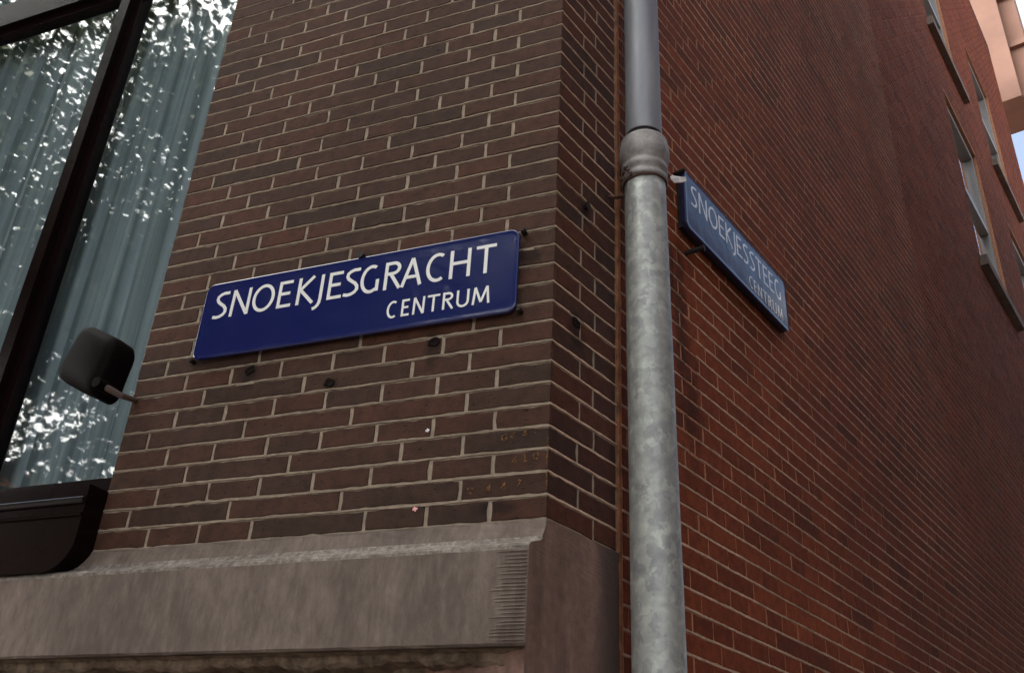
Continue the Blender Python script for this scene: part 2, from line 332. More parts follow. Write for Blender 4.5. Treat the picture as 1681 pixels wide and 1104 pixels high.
fb=mesh('front_bricks',V,Fc,M['brick_front'],house)
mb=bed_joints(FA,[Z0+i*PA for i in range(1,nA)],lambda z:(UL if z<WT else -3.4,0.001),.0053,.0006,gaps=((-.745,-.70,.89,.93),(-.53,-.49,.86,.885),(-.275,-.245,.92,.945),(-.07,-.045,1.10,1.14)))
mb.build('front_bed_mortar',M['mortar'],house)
mb=MB(); O=-.0016; ZT=11.0
mb.box(FA,UL,-.0016,Z0-.01,WT,-.30,O); mb.box(FA,-6,-.0016,WT,ZT,-.30,O); mb.box(FA,-6,-2.95,-ZC,WT,-.30,O); mb.box(FA,-2.95,-.0016,-ZC,Z0-.06,-.30,-.045)
mb.build('front_wall',M['backing'],house)
# ---- short return (B)
WB=.252
bri=[]
for i,zb in courses(Z0,PA,nA):
    j=.155 if i%2==0 else .100
    j+=rng.normal(0,.002)
    bri.append((-.0015+.003,j-G/2,zb+G/2,zb+PA-G/2,zb<3.2)); bri.append((j+G/2,WB-.012,zb+G/2,zb+PA-G/2,zb<3.2))
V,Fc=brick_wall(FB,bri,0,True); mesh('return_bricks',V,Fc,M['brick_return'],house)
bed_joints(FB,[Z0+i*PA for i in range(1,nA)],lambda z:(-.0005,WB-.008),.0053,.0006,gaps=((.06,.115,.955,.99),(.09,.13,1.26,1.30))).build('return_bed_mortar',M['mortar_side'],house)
mb=MB(); mb.box(FB,.002,WB,Z0-.005,ZT,-.25,O); mb.build('return_wall',M['backing'],house)
# ---- alley side (C)
PC=.0470; ZC0=.3655*1.65-.5*PC-12*PC; LC=11.3
bri=[]; nC=int((11.3-ZC0)/PC)
wins=[(5.8,6.9,4.3,6.1),(5.8,6.9,6.9,8.7),(8.2,9.3,4.3,6.1),(8.2,9.3,6.9,8.7),(6.6,7.7,1.7,3.6)]
def inwin(u,z): return any(a-.02<u<b_+.02 and c_-.02<z<d_+.02 for a,b_,c_,d_ in wins)
HC=.1012
for i,zb in courses(ZC0,PC,nC):
    # keep what the lens (and a step aside) can see
    js=[WB+.012]
    if i%2==1: u=.554-8*HC; st=HC
    elif i%4==0: u=.692-4*2*HC; st=2*HC
    else: u=.606-4*2*HC; st=2*HC
    while u<LC:
        if u>WB+.03: js.append(u)
        u+=st
    js.append(LC)
    for k in range(len(js)-1):
        near=js[k]<2.4 and zb<3.2
        s_=.0022
        a=js[k]+(rng.normal(0,s_) if k else 0)+G/2; b_=js[k+1]-G/2
        cut=False
        for (wa,wb,wc,wd) in wins:
            if wc-.01<zb+PC/2<wd+.01:
                if a>=wa and b_<=wb: cut=True
                elif a<wa<b_: b_=wa
                elif a<wb<b_: a=wb
        if cut or b_-a<.012: continue
        if js[k]>2.5 and zb<.0: continue
        gg=0 if near else .0012
        bri.append((a+gg,b_-gg,zb+G/2+gg,zb+PC-G/2-gg,near))
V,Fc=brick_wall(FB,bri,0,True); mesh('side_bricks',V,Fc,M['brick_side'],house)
gapsC=((.575,.63,.85,1.42),(.50,.56,.9,.98))
def ufC(z): return (WB+.008,LC)
mb=MB()
zsC=[ZC0+i*PC for i in range(1,nC)]
m1=bed_joints(FB,zsC,lambda z:(WB+.008,3.4),.0064,.0006,gaps=gapsC)
m1.build('side_bed_mortar',M['mortar_side'],house)
# back plane with window holes: strips per column
cuts=sorted(set([WB,LC]+[w_[0] for w_ in wins]+[w_[1] for w_ in wins]))
for a,b_ in zip(cuts[:-1],cuts[1:]):
    zs=[-ZC]; 
    for (p,q,r_,s_) in sorted(wins,key=lambda w_:w_[2]):
        if p<=a+1e-6 and q>=b_-1e-6: zs+= [r_,s_]
    zs.append(ZT)
    for k in range(0,len(zs),2): mb.box(FB,a+(.004 if a==WB else 0),b_,zs[k],zs[k+1],-.30,O)
mb.build('side_wall',M['backing_side'],house)
# flat roof keeps daylight out of the rooms
mb=MB(); a=P(FA,-6,ZT); b_=P(FA,0,ZT); c_=P(FB,LC,ZT); d_=a+(c_-b_); e=Vector((0,0,.3))
n=len(mb.v); mb.v+=[a,b_,c_,d_,a+e,b_+e,c_+e,d_+e]; mb.f+=[(3,2,1,0),(4,5,6,7),(0,1,5,4),(1,2,6,5),(2,3,7,6),(3,0,4,7)]
mb.build('roof',M['black_dull'],house)
# rusty vertical joint between return and side
mb=MB(); n0=0; K_=260
for i in range(K_+1):
    z=-1.0+i*(6.2/K_); c=WB+.0005+rng.normal(0,.0009); hw=.0042+abs(rng.normal(0,.0014)); o_=.003+rng.normal(0,.0008)
    mb.v+=[P(FB,c-hw-.002,z,-.004),P(FB,c-hw,z,o_),P(FB,c+hw,z,o_),P(FB,c+hw+.002,z,-.004)]
for i in range(K_):
    for k in range(3): a=i*4+k; mb.f.append((a,a+4,a+5,a+1))
mb.build('vertical_joint',M['rust'],house)
# ---- stone band
mb=MB(); D=.05
prof=[(.5335,-.05),(.5335,.000),(.528,.001),(.515,.004),(.500,.009),(.493,.012),(.488,.018),(.484,.030),(.479,.042),(.472,.049),(.466,.050),(.309,.050),(.305,.046),(.305,-.05)]
us=list(np.linspace(-3.4,-.02,90)); 
nprof=len(prof)
for ui,u in enumerate(us+[0.0]):
    for (z,o_) in prof:
        uu=u
        if ui==len(us):
            # right end: flush with the return face, a corner that is a little worn
            uu=0.0-o_*0.0
            d,n=FB
            # move along -d of FB so the end lies in the plane of the return face
            p=P(FB,-max(o_,-.05)/math.sin(R(74.52))if o_>0 else 0,z,0.002)
            if o_<=0: p=P(FA,0,z,o_)
            mb.v.append(p+Vector((rng.normal(0,.0008),0,rng.normal(0,.0008)))); continue
        j=.0006; mb.v.append(P(FA,uu,z+rng.normal(0,j*.5),o_+rng.normal(0,j)))
for i in range(len(us)):
    for k in range(nprof-1):
        a=i*nprof+k; mb.f.append((a,a+1,a+1+nprof,a+nprof))
sb=mb.build('stone_band',[M['stone'],M['stone_worn_lit']],house)
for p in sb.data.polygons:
    if ZC+.4665<p.center.z<ZC+.505: p.material_index=1  # sky light on the upward bevel is put into this paler, worn colour
# tooled margin: fine chiselled flutes at the right end of the band
mb=MB()
z=.312
while z<.462:
    h=.0042+rng.normal(0,.0009); l=-.070+rng.normal(0,.010)
    # one flute: a shallow rounded ridge
    pts=[]
    for (u,s_) in ((l,.15),(l+.015,.8),(-.030,1),(-.0145,1)):
        pts.append([P(FA,u,z,.0503),P(FA,u,z+h*.5,.0503+.0016*s_),P(FA,u,z+h*.86,.0503)])
    n=len(mb.v)
    for p in pts: mb.v+=p
    for i in range(3):
        for k in range(2): a=n+i*3+k; mb.f.append((a,a+3,a+4,a+1))
    z+=.0064+rng.normal(0,.0006)
mb.build('tooled_margin',M['stone'],house)
# return side of the stone
mb=MB(); J=16; ZR=list(np.linspace(.5325,.455,32))+list(np.linspace(.44,-.87,22)); K_=len(ZR)-1
for i in range(K_+1):
    for j in range(J+1):
        z=ZR[i]; left=-max(.0005,float(np.interp(-z,[-q_[0] for q_ in prof[1:11]],[q_[1] for q_ in prof[1:11]])))/math.sin(R(74.52))-.0006
        u=left+(WB-.004-left)*j/J; mb.v.append(P(FB,u,z,.0022+rng.normal(0,.00015)))
for i in range(K_):
    for j in range(J): a=i*(J+1)+j; mb.f.append((a,a+1,a+J+2,a+J+1))
mb.build('stone_return',M['stone_side'],house)
mb=MB(); mb.box(FB,-.035,WB-.004,-ZC,.455,-.25,-.003); mb.build('stone_core',M['stone_side'],house)
# crumbling mortar bed and lower masonry under the band
mb=MB(); K_=420
rows=[(.304,.040),(.301,.022),(.290,.024),(.283,.016),(.278,-.022),(.270,-.024),(.262,-.012),(.250,-.002),(.20,.002),(.10,.004),(-.4,.004)]
for i in range(K_+1):
    u=-3.0+i*(2.975/K_)
    wv=.005*math.sin(u*19)+.003*math.sin(u*47+1)+.002*math.sin(u*131)+rng.normal(0,.0008)
    for k,(z,o_) in enumerate(rows):
        q=wv*(0 if k==0 else 1 if 1<k<7 else .3); mb.v.append(P(FA,u,z+q,o_+rng.normal(0,.0012 if 0<k<7 else .0005)-.004))
nr=len(rows)
for i in range(K_):
    for k in range(nr-1): a=i*nr+k; mb.f.append((a,a+1,a+1+nr,a+nr))
mb.build('crumbling_masonry',M['sandstone'],house)
# ---- alley windows of the house
for (a,b_,c_,d_) in wins:
    mb=MB(); w_=.07
    mb.box(FB,a,a+w_,c_,d_,-.10,-.03); mb.box(FB,b_-w_,b_,c_,d_,-.10,-.03); mb.box(FB,a+w_,b_-w_,c_,c_+w_,-.10,-.03); mb.box(FB,a+w_,b_-w_,d_-w_,d_,-.10,-.03); mb.box(FB,a+w_,b_-w_,(c_+d_)/2-.035,(c_+d_)/2+.035,-.095,-.035)
    wf=mb.build('window',M['white_paint'],house)
    mb=MB(); mb.quad(P(FB,a+w_,c_+w_,-.072),P(FB,b_-w_,c_+w_,-.072),P(FB,b_-w_,d_-w_,-.072),P(FB,a+w_,d_-w_,-.072)); mb.build('pane',M['glass'],wf)
    mb=MB(); mb.box(FB,a-.08,b_+.08,c_-.09,c_,-.02,.055); mb.build('sill',M['stone'],wf)
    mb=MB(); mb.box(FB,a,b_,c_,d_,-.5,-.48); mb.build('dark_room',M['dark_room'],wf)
# ---- front window
HR=-2.9
wn=MB()   # outer frame
o0,o1=-.17,-.105
wn.box(FA,-1.105,UL,.60,WT,o0,o1); wn.box(FA,HR,HR+.07,.60,WT,o0,o1); wn.box(FA,HR+.07,-1.105,WT-.08,WT,o0,o1)
wn.box(FA,HR+.07,-1.105,.60,.69,o0,-.09)
wn.box(FA,-1.653,-1.612,.69,WT-.08,o0,-.088)         # mullion post
wn.box(FA,HR+.07,-1.653,2.61,2.70,o0,-.092); wn.box(FA,-1.612,-1.105,2.61,2.70,o0,-.092)
win=wn.build('front_window',M['black_paint'],house)
sa=MB()   # sashes
for (a,b_) in ((-1.612,-1.105),(HR+.07,-1.653)):
    for (c_,d_) in ((.69,2.61),(2.70,WT-.08)):
        w_=.030; sa.box(FA,a,a+w_,c_,d_,-.15,-.112); sa.box(FA,b_-w_,b_,c_,d_,-.15,-.112); sa.box(FA,a+w_,b_-w_,c_,c_+.064,-.15,-.112); sa.box(FA,a+w_,b_-w_,d_-w_,d_,-.15,-.112)
sa.build('sash',M['black_paint'],win)
for (a,b_) in ((-1.582,-1.135),(HR+.10,-1.683)):
    for (c_,d_) in ((.754,2.58),(2.764,WT-.11)):
        mb=MB(); mb.quad(P(FA,a,c_,-.132),P(FA,b_,c_,-.132),P(FA,b_,d_,-.132),P(FA,a,d_,-.132)); mb.build('pane',M['glass'],win)
# curtain
mb=MB(); KU=900; KZ=26; u0,u1=HR+.02,-1.04
def fold(u,z):
    s_=.55+.45*math.sin(u*2.3+.7)
    a_=abs(math.sin(u*24+1.2*math.sin(u*5.3)+.10*z)); b_=abs(math.sin(u*37+.9+1.5*math.sin(u*3.1)-.12*z))
    return .062*s_*(a_**.55-.6)+.024*(b_**.6-.6)+.006*math.sin(u*90+.6*z)
for j in range(KZ+1):
    z=.62+j*(WT-.62)/KZ
    for i in range(KU+1):
        u=u0+(u1-u0)*i/KU; mb.v.append(P(FA,u,z,-.235+fold(u,z)))
for j in range(KZ):
    for i in range(KU): a=j*(KU+1)+i; mb.f.append((a,a+1,a+KU+2,a+KU+1))
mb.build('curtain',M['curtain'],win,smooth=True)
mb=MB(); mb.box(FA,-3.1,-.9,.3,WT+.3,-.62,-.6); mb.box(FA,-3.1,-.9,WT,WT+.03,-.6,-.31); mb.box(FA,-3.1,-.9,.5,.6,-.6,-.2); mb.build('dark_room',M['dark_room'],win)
mb=MB(); mb.box(FA,UL-.0,UL+.06,.53,WT,-.30,-.006); mb.build('jamb',M['brick_front'],house)
# sill apron with rounded lower corner and glossy bead
mb=MB(); o0,o1=-.09,.056
outl=[(-3.1,.668),(-3.1,.478),(-1.112,.478)]
for k in range(1,9):
    an=-math.pi/2+k*math.pi/16; outl.append((-1.112+.074*math.cos(an),.550+.072*math.sin(an)))
outl+=[(-1.038,.668)]
n=len(outl); mb.v+=[P(FA,u,z,o0) for u,z in outl]+[P(FA,u,z,o1) for u,z in outl]
mb.f.append(tuple(range(n))); mb.f.append(tuple(range(2*n-1,n-1,-1)))
for k in range(n): mb.f.append((k,k+n,(k+1)%n+n,(k+1)%n))
ap=mb.build('sill_apron',M['black_paint'],win)
mb=MB(); mb.tube([P(FA,-3.1,.632,.058),P(FA,-1.039,.632,.058)],.0085,16); mb.build('sill_bead',simple('shiny_dark_bead',(.05,.05,.055),.12,metal=.9),ap)
mb=MB(); mb.tube([P(FA,-3.1,.600,.056),P(FA,-1.039,.600,.056)],.005,12); mb.build('lower_bead',M['black_paint'],ap)
settle(house)
# ------------------------------------------------------------------ lettering
def arc(cx,cy,rx,ry,a0,a1,n=14):
    return [(cx+rx*math.cos(R(a0+(a1-a0)*i/n)),cy+ry*math.sin(R(a0+(a1-a0)*i/n))) for i in range(n+1)]
def cat(*a):
    o=[]
    for l in a:
        for p in l:
            if not o or (abs(o[-1][0]-p[0])+abs(o[-1][1]-p[1]))>1e-4: o.append(p)
    return o
def glyph(ch,w,s):
    """centre lines in a w x 1 box; s = half the stroke"""
    h=1-s; l=s; r=w-s
    if ch=='S':
        c=w/2; rr=(w/2-s); 
        return [cat([(w-s*.4,.955)],arc(c+.02,.745,rr*.98,.745-.54-.0+.0,60,180,12)[0:0],[(w*.80,h+.005),(w*.58,h+.01),(w*.36,h-.03),(w*.20,h-.10),(w*.17,h-.20),(w*.26,h-.30),(w*.48,h-.40),(w*.70,h-.49),(w*.84,h-.60),(w*.86,h-.72),(w*.74,s+.075),(w*.52,s+.01),(w*.28,s-.005),(s*.3,s+.03)])]
    if ch=='N': return [[(l,0),(l+.02,1)],[(l+.02,1-s*.2),(r-.01,s*.2)],[(r-.01,0),(r,1)]]
    if ch=='O': return [arc(w/2,.5,w/2-s,.5-s*.7,0,360,40)]
    if ch=='E': return [[(l,0),(l,1)],[(l,h),(w*.96,h)],[(l,.52),(w*.86,.52)],[(l,s),(w,s)]]
    if ch=='K': return [[(l,0),(l,1)],[(w*.90,1),(l+.02,.52)],[(l+.05,.55),(w-s*.3,0)]]
    if ch=='J': return [cat([(r,1),(r,.12)],[(r-.015,-.03),(r-.06,-.13),(r-.14,-.205),(r-.24,-.24)])]
    if ch=='G': return [cat(arc(w*.56,.5,w*.56-s,.5-s*.7,62,300,30),[(r,.10)]),[(r,.04),(r,.46)]]
    if ch=='R': return [[(l,0),(l,1)],cat([(l,h)],[(w*.5,h)],arc(w*.5,.755,w*.36,h-.755,80,-90,14),[(l,.755-(h-.755))]),[(w*.40,.53),(w-s*.3,0)]]
    if ch=='A': return [[(s*.6,0),(w/2,1)],[(w/2,1),(w-s*.6,0)],[(w*.2,.33),(w*.8,.33)]]
    if ch=='C': return [cat(arc(w*.60,.5,w*.60-s,.5-s*.7,58,302,30),[])]
    if ch=='H': return [[(l,0),(l,1)],[(r,0),(r,1)],[(l,.53),(r,.53)]]
    if ch=='T': return [[(w/2,0),(w/2,1)],[(0,h),(w,h)]]
    if ch=='U': return [cat([(l,1)],[(l,.36)],arc(w/2,.34,w/2-s,.34-s*.7,180,360,16),[(r,1)])]
    if ch=='M': return [[(s*.9,0),(w*.16,1)],[(w*.16,1),(w*.5,.12)],[(w*.5,.12),(w*.84,1)],[(w*.84,1),(w-s*.9,0)]]
def letters(name,f,items,zb,cap,stroke,off,parent):
    mb=MB(); lay=0
    for (ch,u0,u1) in items:
        w_=(u1-u0)/cap; s=stroke/cap/2
        for pts in glyph(ch,w_,s):
            lay=(lay+1)%6; o_=off+.0011+lay*.00006
            closed=len(pts)>20 and abs(pts[0][0]-pts[-1][0])+abs(pts[0][1]-pts[-1][1])<1e-3
            L=[];Rr=[]
            n=len(pts)
            for i,p in enumerate(pts):
                if closed: a=pts[(i-1)%(n-1)] ; b_=pts[(i+1)%(n-1)]
                else: a=pts[max(i-1,0)]; b_=pts[min(i+1,n-1)]
                p_=Vector(p)
                t0=(p_-Vector(a)); t1=(Vector(b_)-p_)
                if t0.length<1e-6:t0=t1
                if t1.length<1e-6:t1=t0
                t0.normalize();t1.normalize(); tt=(t0+t1).normalized(); nn2=Vector((-tt.y,tt.x)); k=min(1.6,1/max(.3,tt.dot(t0)))
                L.append(p_+nn2*s*k); Rr.append(p_-nn2*s*k)
            n0=len(mb.v)
            for a,b_ in zip(L,Rr):
                for q in (a,b_):
                    mb.v.append(P(f,u0+q.x*cap,zb+q.y*cap,o_))
                for q in (a,b_):
                    mb.v.append(P(f,u0+q.x*cap,zb+q.y*cap,off-.0008))
            for i in range(n-1):
                a=n0+i*4; mb.f+=[(a,a+1,a+5,a+4),(a,a+4,a+6,a+2),(a+1,a+3,a+7,a+5)]
            if not closed: mb.f+=[(n0,n0+2,n0+3,n0+1),(n0+4*(n-1),n0+4*(n-1)+1,n0+4*(n-1)+3,n0+4*(n-1)+2)]
    return mb.build(name,M['white_enamel'],parent)
def plate(f,u0,u1,z0,z1,off,rad,dome,th,mt,parent):
    """enamelled plate: rounded corners, rolled edge, slightly domed face"""
    def outline(ins,n=8):
        o=[];r=max(rad-ins,.002)
        for (cx,cz,a0) in ((u1-ins-r,z0+ins+r,-90),(u1-ins-r,z1-ins-r,0),(u0+ins+r,z1-ins-r,90),(u0+ins+r,z0+ins+r,180)):
            for k in range(n+1): an=R(a0+90*k/n); o.append((cx+r*math.cos(an),cz+r*math.sin(an)))
        return o
    mb=MB(); rings=[(0,off-th),(0,off-.003),(.0012,off-.0008),(.003,off-.0001),(.0055,off-.0003),(.009,off-.0006),(.013,off-.0007)]
    k_=0
    for ins,o_ in rings:
        for (u,z) in outline(ins): mb.v.append(P(f,u,z,o_))
        k_+=1
    m_=len(outline(0))
    for i in range(k_-1):
        for j in range(m_): a=i*m_+j; b_=i*m_+(j+1)%m_; mb.f.append((a,b_,b_+m_,a+m_))
    mb.f.append(tuple((k_-1)*m_+j for j in range(m_)))
    mb.f.append(tuple(range(m_))[::-1])
    return mb.build('plate',mt,parent)
# sign on the front
sg=thing('street_name_sign','blue enamel sign reading SNOEKJESGRACHT CENTRUM on the brown front wall','street sign',P(FA,-.47,1.07,0.0))
pl=plate(FA,-.8765,-.0738,.9655,1.169,.018,.022,0,.007,M['blue'],sg)
it=[('S',-.8440,-.8040),('N',-.7960,-.7430),('O',-.7360,-.6760),('E',-.6660,-.6285),('K',-.6140,-.5690),('J',-.5660,-.5465),('E',-.5330,-.4960),('S',-.4920,-.4520),('G',-.4500,-.4030),('R',-.3900,-.3490),('A',-.3470,-.2980),('C',-.2880,-.2430),('H',-.2320,-.1830),('T',-.1710,-.1250)]
letters('lettering',FA,it,1.0690,.0712,.0080,.0166,sg)
it=[('C',-.3735,-.3490),('E',-.3380,-.3190),('N',-.3110,-.2830),('T',-.2770,-.2480),('R',-.2410,-.2165),('U',-.2090,-.1800),('M',-.1730,-.1335)]
letters('lettering',FA,it,.9950,.0415,.0052,.0166,sg)
for (u,z) in ((-.0685,1.1640),(-.0690,.9700),(-.8800,.9690)):
    mb=MB(); mb.tube([P(FA,u,z,-.01),P(FA,u,z,.014),P(FA,u,z,.018)],[.0058,.0062,.004],8); mb.build('bolt',M['darkiron'],sg)
settle(sg)
# sign on the alley side
sg=thing('street_name_sign','blue-grey enamel sign reading SNOEKJESSTEEG CENTRUM on the red alley wall','street sign',P(FB,.91,1.58,0.0))
plate(FB,.5580,1.2560,1.4930,1.6860,.030,.024,0,.014,M['blue_side'],sg)
mb=MB(); mb.box(FB,.5650,1.2490,1.5000,1.6790,.001,.0155); mb.build('backing_frame',M['darkiron'],sg)
W=[('S',.040),('N',.055),('O',.060),('E',.038),('K',.045),('J',.013),('E',.037),('S',.040),('S',.040),('T',.046),('E',.037),('E',.037),('G',.048)]
tot=sum(x[1] for x in W); gap=(.612-tot*.93)/12; u=.593; it=[]
for ch,ww in W: it.append((ch,u,u+ww*.93)); u+=ww*.93+gap
letters('lettering',FB,it,1.585,.0705,.0072,.0286,sg)
W=[('C',.0245),('E',.019),('N',.028),('T',.029),('R',.0245),('U',.029),('M',.0395)]
tot=sum(x[1] for x in W); gap=(.248-tot)/6; u=.958; it=[]
for ch,ww in W: it.append((ch,u,u+ww)); u+=ww+gap
letters('lettering',FB,it,1.513,.0415,.0047,.0286,sg)
mb=MB(); mb.tube([P(FB,.556,1.676,-.01),P(FB,.556,1.676,.034)],.006,8); mb.build('bolt',M['darkiron'],sg)
settle(sg)
# ------------------------------------------------------------------ rainwater pipe
DP=1.81; paz=R(9.30); px,py=DP*math.sin(paz),DP*math.cos(paz)
ZP=ZC-.043
pipe=thing('rainwater_pipe','grey galvanised rainwater pipe with bulging socket at the house corner','drainpipe',(px,py,0))
mb=MB(); r=.0482
zz=list(np.linspace(-1.53,1.447,60)); mb.lathe(px,py,[(r+rng.normal(0,.00015),ZP+z) for z in zz]+[(r-.004,ZP+1.449)]); e=Vector((1.755*math.sin(R(9.47))-px,1.755*math.cos(R(9.47))-py,0))/1.05
for v in mb.v:
    q=max(0,ZC+1.40-v.z); v+=e*q           # the pipe leans slightly out of plumb towards its foot
mb.build('lower_pipe',M['zinc'],pipe,smooth=True)
mb=MB(); prof=[(.0492,1.440),(.0535,1.441),(.0543,1.448),(.0530,1.454),(.0512,1.457),(.0512,1.466),(.0545,1.470),(.0553,1.477),(.0540,1.484),(.0522,1.488),(.0530,1.494),(.0572,1.503),(.0598,1.515),(.0602,1.530),(.0585,1.545),(.0560,1.553),(.0562,1.557),(.0562,1.562),(.0545,1.565),(.0500,1.566),(.046,1.560)]
mb.lathe(px,py,[(r_,ZP+z) for r_,z in prof]); mb.build('socket',M['zinc_cast'],pipe,smooth=True)
mb=MB(); mb.lathe(px,py,[(.0375,ZP+1.54),(.0375,ZP+1.62)]); mb.build('inner_sleeve',M['zinc_smooth'],pipe,smooth=True)
mb=MB(); mb.lathe(px,py,[(.0400,ZP+1.64),(.0408,ZP+1.586),(.0436,ZP+1.583),(.0441,ZP+1.588),(.0441,ZP+5.0)]); mb.build('upper_pipe',M['zinc_smooth'],pipe,smooth=True)
# rusty tie wire with its twisted knot
mb=MB(); pts=[]
for k in range(49):
    an=2*math.pi*k/48; pts.append((px+.0500*math.cos(an),py+.0500*math.sin(an),ZP+1.4385+.0035*math.sin(an*1+1.0)+.0006*math.sin(9*an)))
mb.tube(pts,.0021,8,cap=False)
kn=Vector((px-.046,py-.030,ZP+1.450))
def coil(a,b_,r_,turns,n=50):
    a=Vector(a);b_=Vector(b_);t_=(b_-a).normalized();x=t_.orthogonal().normalized();y=t_.cross(x)
    return [a+(b_-a)*(i/n)+(x*math.cos(turns*2*math.pi*i/n)+y*math.sin(turns*2*math.pi*i/n))*r_ for i in range(n+1)]
mb.tube(coil(kn+Vector((.012,-.010,-.012)),kn+Vector((-.004,-.004,.014)),.0035,3),.0017,6)
mb.tube(coil(kn+Vector((-.004,-.004,.014)),kn+Vector((-.012,.01,-.03)),.003,3),.0017,6)
mb.tube([kn+Vector((-.006,0,.004)),kn+Vector((-.012,.010,-.02)),kn+Vector((-.014,.02,-.035))],.0021,6)
mb.build('tie_wire',M['rustwire'],pipe)
# wall spike behind the pipe carrying the wire
a=P(FB,.2150,1.3880,-.01); b_=kn+Vector((-.004,.035,-.040))
mb=MB(); mb.tube([a,a.lerp(b_,.6)+Vector((0,0,-.004)),b_,b_+Vector((.012,0,.012))],[.0035,.0042,.004,.003],8)
mb.tube([P(FB,.36,1.425,-.02),Vector((px+.02,py+.052,ZP+1.435))],.005,8)
mb.build('wall_spike',M['rustwire'],pipe)
settle(pipe)
# white scrap caught between pipe and sign
sc=MB(); cen=P(FB,.4747,1.584,.05)
d=FB[0]; e1=Vector((1,0,0)); e2=Vector((0,0,1)); e3=Vector((0,-1,0))
out2=[(-.023,-.001),(-.014,.010),(-.004,.011),(.010,.007),(.022,.006),(.025,-.002),(.014,-.009),(.006,-.013),(-.008,-.011),(-.016,-.005)]
n=len(out2); sc.v.append(cen+e3*.007)
for sgn in (1,-1):
    for k,(a,b2) in enumerate(out2): sc.v.append(cen+e1*a*1.0+e2*b2+e3*(.0015*sgn+.003*math.sin(k*2.1)))
sc.v.append(cen-e3*.004)
for k in range(n): sc.f+=[(0,1+k,1+(k+1)%n),(1+k,1+n+k,1+n+(k+1)%n,1+(k+1)%n),(1+2*n,1+n+(k+1)%n,1+n+k)]
M['paper']=simple('bright_white_paper',(.92,.92,.92),.8)
o=sc.build('paper_scrap',M['paper']); tag(o,'small torn white scrap between the pipe and the alley sign','scrap')
mb=MB(); mb.tube([Vector((px+.048,py-.012,ZC+1.435)),cen+Vector((-.018,.002,.0))],.0018,6); w_=mb.build('wire',M['rustwire'],o)
# ------------------------------------------------------------------ iron nails and old holes in the walls
def nail(f,u,z,l,r_,lab,grp=None,tilt=(0,0)):
    mb=MB(); a=P(f,u,z,-.012); b_=P(f,u+tilt[0],z+tilt[1],l); mb.tube([a,a.lerp(b_,.8),b_],[r_,r_*.9,r_*1.25],8)
    return tag(mb.build('iron_nail',M['darkiron']),lab,'nail')
nail(FB,.600,1.440,.052,.0075,'dark iron peg sticking out of the red wall below the alley sign',tilt=(.012,.004))
nail(FA,-.4603,1.1760,.022,.008,'dark round iron stud at the top edge of the front sign')
nail(FB,.1102,1.2871,.010,.009,'dark iron stub in the narrow return left of the pipe')
M['hole_black']=simple('matte_black_hole',(.012,.008,.007),.95,spec=.1)  # near-black matte colour for the hole patches
def hole(f,u,z,r_,lab):
    mb=MB(); n=14; mb.v.append(P(f,u,z,.0008))
    for k in range(n):
        an=2*math.pi*k/n; q=r_*(.45+.8*rng.random()); mb.v.append(P(f,u+q*math.cos(an)*1.2,z+q*math.sin(an),.0026))
    for k in range(n):
        an=2*math.pi*k/n; q=r_*1.3; mb.v.append(P(f,u+q*math.cos(an)*1.2,z+q*math.sin(an),-.002))
    for k in range(n): mb.f.append((0,1+k,1+(k+1)%n)); mb.f.append((1+k,1+n+k,1+n+(k+1)%n,1+(k+1)%n))
    return tag(mb.build('plugged_hole',M['hole_black']),lab,'hole')
hole(FA,-.7192,.9270,.011,'dark plugged hole below the left end of the front sign')
hole(FA,-.5036,.8685,.009,'small dark chipped hole low under the middle of the front sign')
hole(FA,-.2619,.9310,.010,'dark plugged hole just under CENTRUM on the front sign')
hole(FB,.0850,.9750,.012,'large dark gouge in the narrow return beside the pipe')
# ------------------------------------------------------------------ window spy mirror
mir=thing('window_mirror','black rounded spy mirror on a short arm beside the curtained window','mirror',P(FA,-1.02,.80,.15))
cn=[(-1.119,.888),(-1.066,1.016),(-.937,.950),(-.962,.812)]
def rounded(c,rad,n=7):
    o=[];m_=len(c)
    for i in range(m_):
        p=Vector(c[i]);a=Vector(c[i-1]);b_=Vector(c[(i+1)%m_]); d0=(a-p).normalized();d1=(b_-p).normalized()
        s_=p+d0*rad; e_=p+d1*rad
        for k in range(n+1):
            t_=k/n; o.append(s_*(1-t_)**2+p*2*t_*(1-t_)+e_*t_*t_)
    return o
cc=Vector((-1.021,.9165)); mb=MB(); rings=[(.93,.105),(1,.112),(1,.150),(.975,.166),(.90,.176),(.70,.183)]
rg=rounded(cn,.034); m_=len(rg)
for s_,o_ in rings:
    for q in rg: v=cc+(q-cc)*s_; mb.v.append(P(FA,v.x,v.y,o_+.10*(v.x-cc.x)))
for i in range(len(rings)-1):
    for j in range(m_): a=i*m_+j; b_=i*m_+(j+1)%m_; mb.f.append((a,b_,b_+m_,a+m_))
mb.f.append(tuple(range(m_))[::-1]); mb.f.append(tuple((len(rings)-1)*m_+j for j in range(m_)))
mb.build('housing',M['black_dull'],mir,smooth=True)
mb=MB(); a=P(FA,-.9250,.8230,.215); mb.tube([a+Vector((0,0,.002)),a+FA[1]*-.004,P(FA,-.907,.815,.165),P(FA,-1.030,.892,.0)],[.0085,.0075,.0068,.0066],12)
mb.build('arm',simple('dull_grey_arm',(.16,.12,.11),.45,metal=.3),mir)
mb=MB(); mb.tube([a+FA[1]*-.05,a+FA[1]*.004],.0115,16); mb.build('knuckle',M['black_dull'],mir)
settle(mir)
